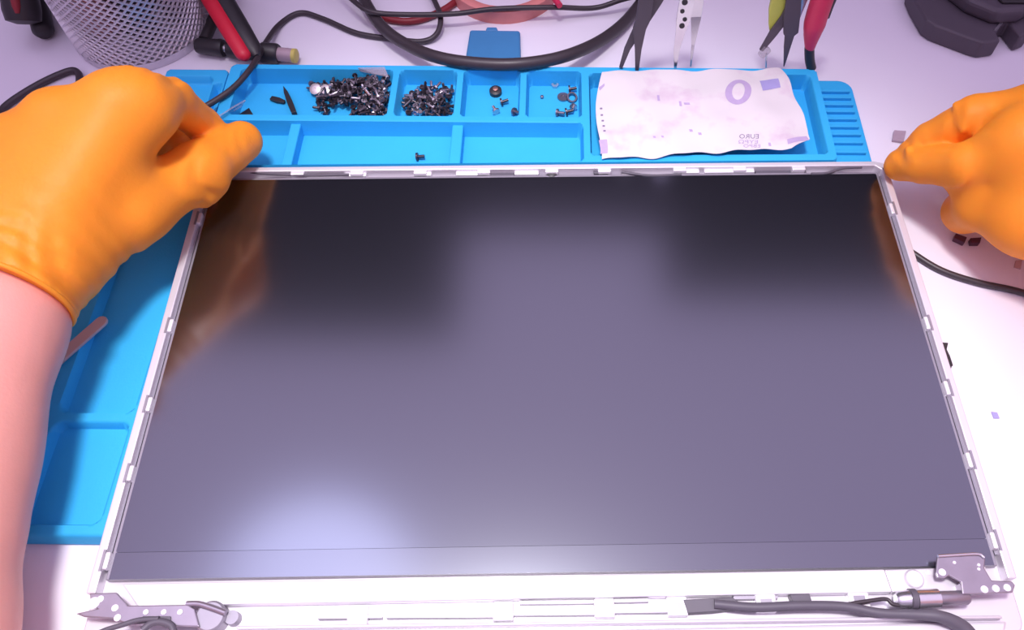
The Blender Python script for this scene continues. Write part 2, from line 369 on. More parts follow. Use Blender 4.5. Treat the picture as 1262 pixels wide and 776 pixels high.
MB().prism(lpoly([(842, 738), (903, 735), (921, 748), (880, 753), (848, 755)], bz), 0.0016, 0.0056).build('cable_tape', M['tape'], lid, bevel=0.0003)
MB().prism(lpoly([(974, 732), (998, 731), (1003, 747), (980, 748)], bz), 0.0016, 0.0060).build('cable_tape', M['tape'], lid, bevel=0.0003)
dc = MB().tube(smooth_path([lp(x, y, z) for x, y, z in ((880, 744, .0148), (930, 748, .0155), (985, 746, .0158), (1040, 747, .0158), (1085, 755, .0165), (1130, 757, .0175), (1160, 760, .018), (1185, 772, .016), (1200, 790, .014))]),
               [0.0018 + 0.0016 * max(0, (i - 36) / 30.0) for i in range(65)], 10).build('display_cable', M['tape'], lid, smooth=50)
MB().tube(smooth_path([lp(x, y, .0162) for x, y in ((1040, 745), (1072, 740), (1092, 738), (1100, 744), (1112, 746))]), 0.0008, 8).build('antenna_lead', M['cable'], lid, smooth=50)

# right hinge: raised bracket, arm with holes, barrel
def holed(parent, pts, z, r, mname='silverbar'):
    for x, y in pts:
        p = lp(x, y, z)
        MB().lathe([(0, r), (0.0004, r)], (p[0], p[1], z - 0.009 - 0.0001), (0, 0, 1), 14).build('hole', M[mname], parent)
hg = MB().prism(lpoly([(1155, 686), (1208, 683), (1214, 688), (1213, 700), (1222, 715), (1247, 716), (1251, 721), (1248, 730), (1200, 732), (1186, 732), (1184, 717), (1170, 709), (1164, 713), (1155, 712), (1153, 706)], 0.0195), 0.0095, 0.0108).build('hinge_bracket', M['hinge'], lid, bevel=0.0004)
tag(hg, 'dark steel hinge bracket with holes')
MB().tube(smooth_path([lp(x, y, 0.0202) for x, y in ((1156, 685), (1180, 683.5), (1205, 682.5), (1213, 687))]), 0.0006, 8).build('bracket_lip', M['steel'], hg, smooth=50)
holed(hg, ((1161, 705), (1241, 724), (1227, 725), (1213, 726)), 0.0199, 0.0014)
holed(hg, ((1206, 696), (1206, 701), (1176, 693)), 0.0199, 0.0006)
MB().box(lp(1186, 725, .0195)[0], lp(1200, 725, .0195)[0], lp(1190, 731, .0195)[1], lp(1190, 718, .0195)[1], 0.0018, 0.0096).build('bracket_post', M['hinge'], hg)
a, b = lp(1157, 737, 0.0165), lp(1194, 736, 0.0165)
MB().lathe([(0, 0.0027), (np.linalg.norm(b - a) - .001, 0.0027), (np.linalg.norm(b - a), 0.0020)], a, b - a, 18).build('hinge_barrel', M['hinge'], hg, smooth=35)
a, b = lp(1129, 738, 0.0165), lp(1156, 737, 0.0165)
MB().lathe([(0, 0.0036), (np.linalg.norm(b - a), 0.0036)], a, b - a, 18).build('hinge_sleeve', M['steel'], hg, smooth=35)
a, b = lp(1121, 738, 0.0165), lp(1128, 738, 0.0165)
MB().lathe([(0, 0.0039), (np.linalg.norm(b - a), 0.0039)], a, b - a, 18).build('hinge_collar', M['tape'], hg, smooth=35)
a, b = lp(1104, 739, 0.0160), lp(1121, 738, 0.0160)
MB().lathe([(0, 0.0022), (.001, .0030), (np.linalg.norm(b - a), 0.0034)], a, b - a, 16).build('hinge_nut', M['steel'], hg, smooth=35)
p = lp(1127, 713, 0.0150)
MB().lathe([(0, 0.0040), (0.0008, 0.0032)], (p[0], p[1], 0.0055), (0, 0, 1), 20).build('rivet', M['lid'], hg, smooth=35)
for x, y in ((1104, 719), (1145, 705)):
    p = lp(x, y, 0.015); MB().lathe([(0, 0.0012), (0.0004, 0.001)], (p[0], p[1], 0.0055), (0, 0, 1), 12).build('screw_boss', M['silverbar'], hg)
# left hinge
hl = MB().prism(lpoly([(111, 731), (144, 730), (155, 742), (158, 746), (232, 745), (240, 750), (246, 772), (160, 770), (140, 762), (104, 760), (94, 756), (120, 750), (112, 744)], 0.0180), 0.0080, 0.0094).build('hinge_bracket', M['hinge'], lid, bevel=0.0004)
tag(hl, 'steel hinge bracket with round pivot')
holed(hl, ((124, 738), (142, 749), (145, 761)), 0.0185, 0.0013)
holed(hl, ((180, 754), (202, 754), (222, 754)), 0.0185, 0.0010)
p = lp(116, 743, .0183); MB().lathe([(0, .0022), (.0004, .0022)], (p[0], p[1], .0093), (0, 0, 1), 14).build('hole', M['silverbar'], hl)
p = lp(259, 759, 0.0165)
MB().lathe([(0, 0.0058), (0.0055, 0.0058), (0.0062, 0.0050)], (p[0], p[1], 0.0018), (0, 0, 1), 24).build('pivot_disc', M['bezel'], hl, smooth=35)
MB().tube(smooth_path([lp(x, y, .0175) for x, y in ((230, 744), (245, 744), (262, 749), (278, 755))]), 0.0012, 8).build('spring_arm', M['hinge'], hl, smooth=50)
p = lp(285, 760, .015); MB().lathe([(0, .0028), (.004, .0026)], (p[0], p[1], .0018), (0, 0, 1), 16).build('screw_boss', M['bezel'], hl, smooth=35)
MB().prism(lpoly([(176, 759), (210, 759), (211, 768), (176, 768)], .019), .0092, .0102).build('cable_clamp', M['tape'], hl)
MB().tube(smooth_path([lp(x, y, .0200) for x, y in ((196, 762), (170, 764), (150, 770), (125, 778), (100, 792))]), 0.0010, 8).build('antenna_lead', M['tape'], lid, smooth=50)
MB().tube(smooth_path([lp(x, y, .0195) for x, y in ((176, 776), (186, 768), (198, 766), (210, 770), (214, 778))]), 0.0014, 8).build('antenna_lead', M['tape'], lid, smooth=50)

# ------------------------------------------------------------------ gloved hands: signed distance surfaces
def surface_nets(F, org, h):
    S = F < 0
    nx, ny, nz = F.shape
    c = [(i, j, k) for i in (0, 1) for j in (0, 1) for k in (0, 1)]
    sl = lambda i, j, k: (slice(i, nx - 1 + i), slice(j, ny - 1 + j), slice(k, nz - 1 + k))
    cnt = sum(S[sl(*a)].astype(np.int8) for a in c)
    act = (cnt > 0) & (cnt < 8)
    idx = -np.ones(act.shape, int); ii = np.argwhere(act); idx[act] = np.arange(len(ii))
    acc = np.zeros((len(ii), 3)); num = np.zeros(len(ii))
    corner = {a: F[sl(*a)][act] for a in c}
    for a in c:
        for ax in range(3):
            if a[ax] == 0:
                b = list(a); b[ax] = 1; b = tuple(b)
                fa, fb = corner[a], corner[b]; cr = (fa < 0) != (fb < 0)
                t = np.where(cr, fa / np.where(cr, fa - fb, 1), 0)
                pt = np.array(a, float)[None, :].repeat(len(ii), 0); pt[:, ax] = t
                acc += pt * cr[:, None]; num += cr
    V = (ii + acc / num[:, None]) * h + org
    faces = []
    for ax in range(3):
        o1, o2 = [q for q in range(3) if q != ax]
        a = [slice(1, -1)] * 3; a[ax] = slice(0, -1)
        b = list(a); b[ax] = slice(1, None)
        A, B = S[tuple(a)], S[tuple(b)]
        ed = np.argwhere(A != B)
        ed[:, o1] += 1; ed[:, o2] += 1
        q = []
        for d1, d2 in ((-1, -1), (0, -1), (0, 0), (-1, 0)):
            e = ed.copy(); e[:, o1] += d1; e[:, o2] += d2; q.append(idx[e[:, 0], e[:, 1], e[:, 2]])
        faces.append(np.stack(q, -1))
    Fq = np.concatenate(faces); Fq = Fq[(Fq >= 0).all(1)]
    return V, Fq
def caps(P, a, b, ra, rb):
    a = np.array(a, float); b = np.array(b, float); ba = b - a; L2 = ba @ ba
    t = np.clip(((P - a) @ ba) / L2, 0, 1)
    return np.linalg.norm(P - a - t[..., None] * ba, axis=-1) - (ra + (rb - ra) * t)
def smin(a, b, k):
    h = np.clip(0.5 + 0.5 * (b - a) / k, 0, 1); return b + (a - b) * h - k * h * (1 - h)
def sdf_mesh(name, prims, cuts, wrinkles, h, material, parent, pad=0.008):
    pts = np.array([q for p in prims for q in (p[0], p[1])]); rm = max(max(p[2], p[3]) for p in prims) + pad
    lo = pts.min(0) - rm; hi = pts.max(0) + rm
    n = np.ceil((hi - lo) / h).astype(int) + 1
    g = np.stack(np.meshgrid(*[lo[i] + h * np.arange(n[i]) for i in range(3)], indexing='ij'), -1)
    D = np.full(g.shape[:3], 1.0)
    for p in prims:
        k = p[4]
        # only evaluate near the primitive
        a0 = np.minimum(p[0], p[1]) - max(p[2], p[3]) - 0.03; a1 = np.maximum(p[0], p[1]) + max(p[2], p[3]) + 0.03
        i0 = np.maximum(((a0 - lo) / h).astype(int), 0); i1 = np.minimum(((a1 - lo) / h).astype(int) + 2, n)
        s = tuple(slice(i0[i], i1[i]) for i in range(3))
        D[s] = smin(D[s], caps(g[s], *p[:4]), k)
    for c, dr, amp, wl, sz in wrinkles:
        c = np.array(c); dr = np.array(dr, float); dr /= np.linalg.norm(dr)
        d = g - c; e = np.exp(-(d ** 2).sum(-1) / sz ** 2)
        D += amp * e * np.sin((d @ dr) * 2 * math.pi / wl + 1.7 * np.sin(d[..., 0] * 210) + 1.3 * np.sin(d[..., 1] * 160 + 1))
    for p0, nn in cuts:
        nn = np.array(nn, float); nn /= np.linalg.norm(nn); D = np.maximum(D, (g - np.array(p0)) @ nn)
    V, Fq = surface_nets(D, lo, h)
    mb = MB(); mb.v = [tuple(v) for v in V.tolist()]; mb.f = [tuple(f) for f in Fq.tolist()]; mb.mi = [0] * len(mb.f)
    o = mb.build(name, material, parent, smooth=75)
    sm = o.modifiers.new('smooth', 'SMOOTH'); sm.factor = 0.5; sm.iterations = 2
    return o

person = thing('person', 'person in tight orange gloves reaching in, holding both upper corners of the display', 'person', (0, 0, 0))
A = lambda x, y, z: at(x, y, z)
# left hand in the picture
wr1, wr2 = A(-28, 335, .060), A(22, 343, .056)
mI, mM, mR, mP = A(169, 134, .081), A(140, 132, .086), A(72, 150, .084), A(12, 188, .076)
tC, tM, tI, tT = A(70, 312, .050), A(160, 258, .050), A(245, 209, .040), A(298, 174, .0275)
prims = [
    (wr1, mP, .0185, .0135, .012), (wr1, mR, .0190, .0140, .012), (wr2, mM, .0190, .0145, .012), (wr2, mI, .0185, .0140, .012),
    (mP, mI, .0125, .0125, .010),
    (tC, tM, .0185, .0150, .014), (wr2, tC, .019, .0185, .014),
    (A(128, 196, .066), tM, .0145, .0125, .014), (A(110, 190, .043), A(200, 166, .030), .012, .010, .004),
    (tM, tI, .0155, .0134, .006), (tI, tT, .0132, .0104, .004),
    (A(248, 234, .034), A(262, 224, .034), .0088, .0078, .003),
    (mI, A(211, 123, .069), .0132, .0098, .010), (A(211, 123, .069), A(250, 154, .042), .0098, .0086, .003), (A(250, 154, .042), A(283, 194, .0255), .0086, .0078, .003),
    (mM, A(180, 140, .048), .0130, .0095, .005), (A(180, 140, .048), A(216, 172, .028), .0095, .0082, .003), (A(216, 172, .028), A(246, 196, .0255), .0082, .0078, .003),
    (mR, A(120, 140, .050), .0125, .0100, .005), (A(120, 140, .050), A(160, 170, .032), .0100, .0085, .003),
    (mP, A(50, 170, .045), .0115, .0090, .005), (A(50, 170, .045), A(90, 200, .030), .0090, .0080, .003),
    (wr1, A(-28, 385, .060), .0245, .0265, .012), (wr2, A(-2, 390, .058), .0205, .0215, .012),
]
cuff_c = A(8, 360, .060); cuff_n = A(-37, 435, .060) - A(8, 360, .060)
wr = [(cuff_c, cuff_n, .0009, .009, .030), (A(60, 345, .06), (1, .25, 0), .0011, .009, .018),
      (A(245, 228, .040), (1, -.2, .3), .0009, .006, .013), (A(285, 180, .035), (1, .3, 0), .0003, .006, .012), (A(198, 108, .08), (1, .15, 0), .0008, .0065, .014), (A(150, 300, .045), (.4, 1, 0), .0005, .012, .03), (A(30, 340, .085), (.2, 1, 0), .0006, .009, .025)]
gl = sdf_mesh('glove', prims, [(cuff_c, cuff_n)], wr, 0.0013, M['glove'], person)
tag(gl, 'orange glove pinching the corner between thumb and finger')
# forearm leaving the glove
fa = [A(-8, 345, .057), A(-24, 400, .054), A(-66, 560, .046), A(-112, 776, .042), A(-150, 1010, .042)]
e_ = fa[-1] + (fa[-1] - fa[-2]) / np.linalg.norm(fa[-1] - fa[-2]) * 0.10; e_[2] = 0.044
fr = [.0235, .0252, .0275, .0305, .0340, .037]
fp = fa + [e_]
sdf_mesh('forearm', [(fp[i], fp[i + 1], fr[i], fr[i + 1], .01) for i in range(5)] + [(A(12, 350, .056), A(4, 400, .053), .0175, .0185, .014), (A(4, 400, .053), A(-66, 640, .045), .0185, .021, .014)], [], [], 0.0022, M['skin'], person)
# rolled cuff edge
def ring_on(center, normal, prims2, r, name):
    n_ = np.array(normal) / np.linalg.norm(normal); u_ = np.cross(n_, [0, 0, 1.0]); u_ /= np.linalg.norm(u_); w_ = np.cross(n_, u_); pts = []
    for k in range(48):
        a = 2 * math.pi * k / 48; d = u_ * math.cos(a) + w_ * math.sin(a); lo, hi = 0.0, 0.08
        for _ in range(22):
            mid = (lo + hi) / 2; p = (center + d * mid)[None, :]; v = np.full(1, 1.0)
            for q in prims2: v = smin(v, caps(p, *q[:4]), q[4])
            if v[0] < 0: lo = mid
            else: hi = mid
        pts.append(center + d * lo)
    return MB().tube(pts + [pts[0]], r, 8, cap=False).build(name, M['glove'], gl if name == 'cuff_roll' else None, smooth=60)
ring_on(cuff_c, cuff_n, prims, 0.0011, 'cuff_roll')

# right hand in the picture
wr1, wr2 = A(1405, 235, .058), A(1395, 285, .056)
mI, mM, mR, mP = A(1262, 178, .068), A(1282, 140, .070), A(1335, 122, .066), A(1380, 135, .058)
tC, tM = A(1335, 280, .048), A(1268, 268, .044)
prims = [
    (wr1, mP, .0185, .0130, .012), (wr1, mR, .0190, .0138, .012), (wr1, mM, .0190, .0145, .012), (wr2, mI, .0190, .0150, .012), (mI, mP, .0120, .0120, .010),
    (wr2, tC, .019, .0185, .014), (tC, tM, .0185, .0155, .014), (tM, mI, .0130, .0120, .014),
    (mI, A(1192, 203, .053), .0140, .0105, .005), (A(1192, 203, .053), A(1140, 203, .037), .0105, .0092, .002), (A(1140, 203, .037), A(1109, 204, .0245), .0088, .0078, .002),
    (mM, A(1203, 143, .062), .0135, .0100, .005), (A(1203, 143, .062), A(1146, 172, .042), .0100, .0084, .002), (A(1146, 172, .042), A(1110, 202, .026), .0084, .0070, .002),
    (A(1178, 128, .0655), A(1185, 160, .0610), .0016, .0012, .003), (A(1120, 183, .0405), A(1125, 208, .0345), .0014, .0012, .003),
    (tM, A(1214, 250, .036), .0155, .0130, .008), (A(1214, 250, .036), A(1189, 261, .019), .0130, .0112, .004), (A(1196, 215, .044), A(1235, 240, .042), .0110, .0130, .006),
    (mR, A(1262, 150, .045), .0125, .0100, .005), (A(1262, 150, .045), A(1230, 175, .025), .0100, .0085, .003),
    (mP, A(1320, 160, .038), .0115, .0090, .005), (A(1320, 160, .038), A(1285, 180, .024), .0090, .0080, .003),
    (wr1, A(1450, 300, .058), .0245, .0260, .012), (wr2, A(1440, 325, .058), .0225, .0250, .012),
]
cuff_c2 = A(1432, 290, .058); cuff_n2 = A(1492, 355, .058) - A(1432, 290, .058)
wr = [(cuff_c2, cuff_n2, .0007, .007, .028), (A(1122, 195, .034), (1, .1, .5), .0006, .006, .011), (A(1182, 150, .065), (1, 0, 0), .0009, .008, .011), (A(1180, 232, .045), (1, .5, 0), .0009, .008, .012), (A(1215, 165, .065), (1, .3, 0), .0005, .007, .014)]
gl2 = sdf_mesh('glove', prims, [(cuff_c2, cuff_n2)], wr, 0.0013, M['glove'], person)
tag(gl2, 'orange glove with finger and thumb touching the table edge of the display')
fp = [A(1405, 265, .058), A(1480, 345, .058), A(1600, 520, .064), A(1700, 800, .075), A(1700, 1050, .085)]
fr = [.0235, .0255, .0280, .0310, .0350]
sdf_mesh('forearm', [(fp[i], fp[i + 1], fr[i], fr[i + 1], .01) for i in range(4)], [], [], 0.0024, M['skin'], person)
gl_keep = gl; gl = gl2
ring_on(cuff_c2, cuff_n2, prims, 0.0011, 'cuff_roll'); gl = gl_keep

# ------------------------------------------------------------------ banknote
NZ = 0.0150
TLn, TRn, BRn, BLn = [A(*p, .0165)[:2] for p in ((742, 88), (985, 84), (1000, 181), (742, 195))]
def note_pt(u, v):
    p = (1 - u) * ((1 - v) * TLn + v * BLn) + u * ((1 - v) * TRn + v * BRn)
    e = 0.0007 * math.sin(u * 19) + 0.0005 * math.sin(u * 41 + 1)
    y = p[1] + (e if v > 0.5 else -e * 0.6) * abs(2 * v - 1)
    x = p[0] - 0.0035 * math.sin(math.pi * min(1, v * 1.1)) * (1 - u) ** 6 + 0.0006 * math.sin(v * 13) * u
    z = NZ + 0.0012 + 0.0009 * math.sin(u * 9 + v * 3) * (0.3 + v * (1 - v)) + 0.0006 * math.sin(u * 23 - v * 7) + 0.0004 * math.sin(v * 17 + u * 5)
    z += 0.0025 * max(0, u - 0.86) / 0.14 * max(0, v - 0.5)
    return np.array([x, y, z])
def note_inside(u, v):
    # torn upper right and lower right corners, folded upper left
    if u > 0.88 and v < 0.9 and (u - 0.88) / 0.12 > 0.15 + 1.0 * v + 0.0: return False
    if v < (0.05 - u) * 6: return False
    if v > 1 - 0.8 * max(0, u - 0.90): return False
    return True
def note_clamp(u, v):
    # squeeze the grid into the worn outline
    umax = 0.90 + 0.10 * min(1, (v / 0.85)) ** 0.7
    umin = 0.0 if v > 0.33 else 0.0
    vmax = 1 - 0.9 * max(0, u - 0.90) ** 1.0
    return umin + u * (umax - umin), v * vmax
note = thing('banknote', 'washed out creased banknote lying over the wide right tray compartment', 'banknote', (0, 0, 0))
nu, nv = 70, 30; m = MB()
top = [note_pt(*note_clamp(i / nu, j / nv)) for j in range(nv + 1) for i in range(nu + 1)]
n0 = len(top); th = np.array([0, 0, 0.00012])
m.v = [tuple(p + th) for p in top] + [tuple(p - th) for p in top]
for j in range(nv):
    for i in range(nu):
        a = j * (nu + 1) + i; m.f.append((a, a + nu + 1, a + nu + 2, a + 1)); m.f.append((n0 + a, n0 + a + 1, n0 + a + nu + 2, n0 + a + nu + 1))
bd = [j * (nu + 1) for j in range(nv + 1)] + [nv * (nu + 1) + i for i in range(1, nu + 1)] + [j * (nu + 1) + nu for j in range(nv - 1, -1, -1)] + [i for i in range(nu - 1, 0, -1)]
for a, b in zip(bd, bd[1:] + bd[:1]): m.f.append((a, b, n0 + b, n0 + a))
m.mi = [0] * len(m.f); m.build('paper_sheet', M['paper'], note, smooth=60)
def note_uv(px, py):
    # find sheet coordinates whose projection is the pixel
    u, v = 0.5, 0.5
    def pj(u, v):
        d = note_pt(u, v) - CAM_LOC; z = d @ _fw; return np.array([CX + FPX * (d @ _r) / z, CY - FPX * (d @ _u) / z])
    for _ in range(12):
        e = pj(u, v) - (px, py); J = np.stack([(pj(u + 1e-3, v) - pj(u, v)) / 1e-3, (pj(u, v + 1e-3) - pj(u, v)) / 1e-3], 1)
        s = np.linalg.solve(J, e); u -= s[0]; v -= s[1]
    return u, v
def note_print(name, tris, mname):
    """tris: list of polygons in (u, v); laid 0.25 mm proud of the sheet as flat print"""
    mm = MB()
    for poly in tris:
        mm.add([note_pt(u, v) + np.array([0, 0, .00026]) for u, v in poly], [tuple(range(len(poly)))])
    o = mm.build(name, M[mname], note); return o
def strip_quad(p00, p10, p11, p01, n=10):
    out = []
    f = lambda a, b: tuple((1 - a) * ((1 - b) * np.array(p00) + b * np.array(p01)) + a * ((1 - b) * np.array(p10) + b * np.array(p11)))
    for i in range(n):
        for j in range(4):
            out.append([f(i / n, j / 4), f((i + 1) / n, j / 4), f((i + 1) / n, (j + 1) / 4), f(i / n, (j + 1) / 4)])
    return out
U = note_uv
q = []
co, ci = U(910, 112), None
cu, cv = co; du = U(926, 112)[0] - cu; dv = U(910, 129)[1] - cv
for k in range(28):
    a0, a1 = 2 * math.pi * k / 28, 2 * math.pi * (k + 1) / 28
    g = lambda a, s, t_: (cu + du * s * math.cos(a) - 0.003 * math.sin(a), cv + dv * t_ * math.sin(a))
    q.append([g(a0, 1, 1), g(a1, 1, 1), g(a1, .48, .66), g(a0, .48, .66)])
note_print('numeral_zero', q, 'print2')
note_print('flag_patch', strip_quad(U(936, 100), U(959, 97), U(962, 108), U(940, 112)), 'print')
note_print('foil_patch', strip_quad(U(970, 172), U(994, 168), U(997, 173), U(971, 178)), 'print2')
note_print('edge_patch', strip_quad(U(738, 173), U(748, 172), U(749, 189), U(740, 190), 4), 'print2')
note_print('violet_strip', strip_quad(U(738, 108), U(745, 103), U(745, 106), U(739, 112), 3), 'print2')  # thin pale violet strip near the left edge of the sheet
for (x, y) in ((740.8, 134), (741.7, 142), (742.8, 149), (744, 155.5), (745, 161.5)):
    note_print('edge_dot', strip_quad(U(x - 1.5, y - 1), U(x + 1.5, y - 1), U(x + 1.5, y + 1), U(x - 1.5, y + 1), 2), 'inkdark')
def note_text(body, x0, y0, x1, y1, mname, name):
    cu_ = bpy.data.curves.new('txt', 'FONT'); cu_.body = body; cu_.resolution_u = 2
    ob = bpy.data.objects.new('txt', cu_); COL.objects.link(ob)
    dg = bpy.context.evaluated_depsgraph_get(); me = ob.evaluated_get(dg).to_mesh()
    co_ = np.array([v.co[:2] for v in me.vertices]); fs = [tuple(p.vertices) for p in me.polygons]
    lo, hi = co_.min(0), co_.max(0); vs = []
    for c in co_:
        a, b = 1 - (c[0] - lo[0]) / (hi[0] - lo[0]), 1 - (c[1] - lo[1]) / (hi[1] - lo[1])   # printed mirrored, as in the picture
        uv = note_uv(x0 + (x1 - x0) * a, y0 + (y1 - y0) * b + 0.0)
        vs.append(note_pt(*uv) + np.array([0, 0, .00026]))
    mm = MB(); mm.add(vs, fs); mm.build(name, M[mname], note)
    bpy.data.objects.remove(ob)
note_text('EURO', 911, 165.5, 935, 171, 'inkdark', 'lettering')
note_text('EYP\u03a9', 910, 172.5, 934, 177, 'print2', 'lettering')
note_text('EBPO', 916, 178, 937, 182, 'print2', 'lettering')
# faded vertical marks in the middle of the note
for (x, y, w, h) in ((811, 121, 3, 7), (838, 128, 3, 6), (846, 128, 7, 2.5), (806, 169, 3, 2.5), (816, 168.5, 3, 2.5), (851, 161, 4, 3), (862, 165, 4, 3), (948, 178, 3, 4)):
    note_print('faded_mark', strip_quad(U(x - w / 2, y - h / 2), U(x + w / 2, y - h / 2), U(x + w / 2 + 1, y + h / 2), U(x - w / 2 + 1, y + h / 2), 2), 'print2')

# ------------------------------------------------------------------ screws
def screw_mesh(name, hr, hh, sr, L, mats):
    m = MB(); n = 8
    m._lathe([(-hh * 0.5, hr * 0.35), (-hh * 0.25, hr * 0.4), (-hh, hr * 0.45), (-hh, hr * 0.85), (-hh * 0.5, hr), (0, hr), (0, sr), (L * 0.85, sr), (L, sr * 0.5)], np.zeros(3), np.array([1.0, 0, 0]), n)
    return m.mesh(name, mats, smooth=35)
SM = [screw_mesh('screw_short_black', .0018, .0009, .0008, .0034, M['scblack']), screw_mesh('screw_long_black', .0016, .0009, .0008, .0058, M['scblack']),
      screw_mesh('screw_grey', .0018, .0009, .0008, .0045, M['scgrey']), screw_mesh('screw_silver', .0017, .0009, .0008, .0045, M['scsilver'])]
def in_poly(x, y, P):
    c = False; n = len(P)
    for i in range(n):
        (x1, y1), (x2, y2) = P[i], P[i - 1]
        if (y1 > y) != (y2 > y) and x < (x2 - x1) * (y - y1) / (y2 - y1) + x1: c = not c
    return c
KINDS = ['small black short screw', 'small black long screw', 'small dull grey screw', 'small shiny silver screw']
def heap(poly, count, cell, zmax, label, group, ws):
    xs = [p[0] for p in poly]; ys = [p[1] for p in poly]; k = 0; used = []
    tries = 0
    while k < count and tries < 60000:
        tries += 1
        x, y = random.uniform(min(xs), max(xs)), random.uniform(min(ys), max(ys))
        if not in_poly(x, y, poly): continue
        f = k / count
        z = FL + 0.0018 + f * zmax(x, y)
        p = at(x, y, z)
        if not (cell[0] + .0028 < p[0] < cell[1] - .0028 and cell[2] + .0028 < p[1] < cell[3] - .0028): continue
        if any(abs(q[0] - p[0]) < .0022 and abs(q[1] - p[1]) < .0022 and abs(q[2] - p[2]) < .0016 for q in used): 
            if tries < 40000: continue
        used.append(p)
        vi = random.choices(range(4), ws)[0]; me = SM[vi]
        o = bpy.data.objects.new('screw', me); COL.objects.link(o)
        o.location = p
        e = random.choice([0, 0, 0, 1])
        o.rotation_euler = (random.uniform(0, 6.28), random.uniform(-.5, .5) if e == 0 else random.choice([-1.4, 1.4]), random.uniform(0, 6.28))
        tag(o, KINDS[vi] + ' ' + label, 'screw', KINDS[vi].split(' ', 1)[1] + 's ' + group); k += 1
heap([(383, 103), (394, 90), (412, 93), (432, 87), (452, 88), (478, 90), (476, 141), (436, 141), (431, 128), (411, 128), (402, 142), (391, 132), (391, 120)], 175, tray_cells[0],
     lambda x, y: .0015 + .0060 * min(1, max(0, (x - 385) / 60)) * (1.0 if y < 125 else 0.6), 'in the large heap in the widest back compartment', 'heaped in the wide compartment', [5, 3, 4, 2.0])
heap([(493, 128), (500, 117), (512, 108), (552, 106), (558, 112), (557, 140), (495, 141)], 85, tray_cells[1],
     lambda x, y: .0008 + .0035 * min(1, max(0, (x - 495) / 30)), 'heaped in the narrow compartment next to the widest', 'heaped in the second compartment', [5, 3, 4, 2.5])
# single larger pieces
def small(name, label, cat, prof, px, py, z, axis, mname, n=14, group=None):
    p = at(px, py, z)
    o = MB()._lathe(prof, np.zeros(3), np.array(axis, float) / np.linalg.norm(axis), n).build(name, M[mname], smooth=35) if False else None
    mm = MB(); mm._lathe(prof, np.zeros(3), np.array(axis, float) / np.linalg.norm(axis), n)
    o = mm.build(name, M[mname], smooth=35); o.location = p
    return tag(o, label, cat, group)
pan_head = [(0, .0034), (.0008, .0034), (.0013, .0022), (.0013, .0006), (.0009, .0005)]
for x, y, nm in ((389, 110, 'left'), (400, 111, 'right')):
    small('round_head_screw', 'pale nickel round screw head on the edge of the large screw heap', 'screw', pan_head, x, y, .0078, (-.15, -.45, 1), 'scpale', group='pale round caps on the screw heap')
o = small('standoff', 'black round standoff with a copper centre in the third compartment', 'standoff', [(0, .0036), (.0028, .0036), (.0032, .0030)], 611, 115, FL + .0001, (0, -.1, 1), 'black')
mm = MB(); mm._lathe([(.0030, .0016), (.0042, .0016), (.0044, .0010)], np.zeros(3), np.array([0, -.1, 1.0]), 12); mm.build('insert', M['copper'], o, smooth=35)
scr = [(0, .0022), (.0010, .0022), (.0010, .0009), (.0046, .0009)]
for x, y, ax, mn, lb in ((617, 126, (1, .3, .15), 'scblack', 'black screw lying beside the copper centred standoff'), (612, 138, (-.5, .9, .1), 'scsilver', 'silver screw lying alone near the front of the third compartment'),
                         (633, 137, (.5, -.4, .2), 'scgrey', 'dark grey screw near the front right of the third compartment'),
                         (701, 110, (1, .1, .15), 'scblack', 'black screw lying against the back of the fourth compartment'), (707, 131, (-.25, -1, .1), 'scsilver', 'long grey screw lying between dark bits in the fourth compartment'),
                         (697, 138, (1, .2, .15), 'scblack', 'black screw at the front of the fourth compartment'), (686, 138.5, (1, -.3, .15), 'scgrey', 'grey screw lying left of the front black screw'),
                         (513, 193, (1, 0, .1), 'scblack', 'single black screw alone on the bright front tray floor')):
    small('screw', lb, 'screw', scr, x, y, FL + .0023, ax, mn)
small('washer', 'dark round washer in the fourth compartment', 'washer', [(0, .0034), (.0008, .0034), (.0008, .0014), (0.0004, .0012)], 694, 120, FL + .0003, (0, 0, 1), 'scgrey')
small('nut', 'silver hex nut at the back of the fourth compartment', 'nut', [(0, .0022), (.0016, .0022), (.0016, .001), (.0008, .001)], 684, 106, FL + .0002, (0, -.1, 1), 'scsilver', 6)
mm = MB(); mm.tube([(0.0026 * math.cos(a), 0.0026 * math.sin(a) * 1.2, 0) for a in np.linspace(0, 2 * math.pi, 21)], .0007, 6, cap=False)
o = mm.build('spring_ring', M['scgrey'], smooth=60); o.location = at(705, 120, FL + .0012); o.rotation_euler = (.15, .1, 0); tag(o, 'small grey wire ring beside the dark washer', 'ring')
small('grub_screw', 'tiny dark grub screw alone in the fourth compartment', 'screw', [(0, .0010), (.0014, .0010), (.0016, .0006)], 668, 120.5, FL + .0002, (0, 0, 1), 'scgrey', 8)
# bits in the first compartment
a, b = at(349.5, 107, .0058), at(363, 140, .0066)
o = MB().bar([(a - a, .0002, .0006), ((b - a) * .25, .0012, .0010), ((b - a) * .6, .0016, .0013), (b - a, .0014, .0012)], (1, .3, 0)).build('driver_bit', M['black'], bevel=.0003); o.location = a
tag(o, 'black pointed driver bit lying in the widest compartment', 'driver bit')
a, b = at(334, 121, .0052), at(351, 126, .0052)
o = MB().bar([(a - a, .0014, .0008), ((b - a) * .5, .0018, .0009), (b - a, .0010, .0008)], (0, 1, 0)).build('plastic_chip', M['black'], bevel=.0003); o.location = a
tag(o, 'short black plastic chip beside the pointed driver bit', 'plastic bit')
a = at(303, 139, .0050)
o = MB().prism([(-.0035, -.0012), (.0045, -.0014), (.001, .004)], 0, .0012).build('plastic_chip', M['black'], bevel=.0003); o.location = a - np.array([0, 0, .0009])
tag(o, 'small black triangular chip in the corner of the widest compartment', 'plastic bit')
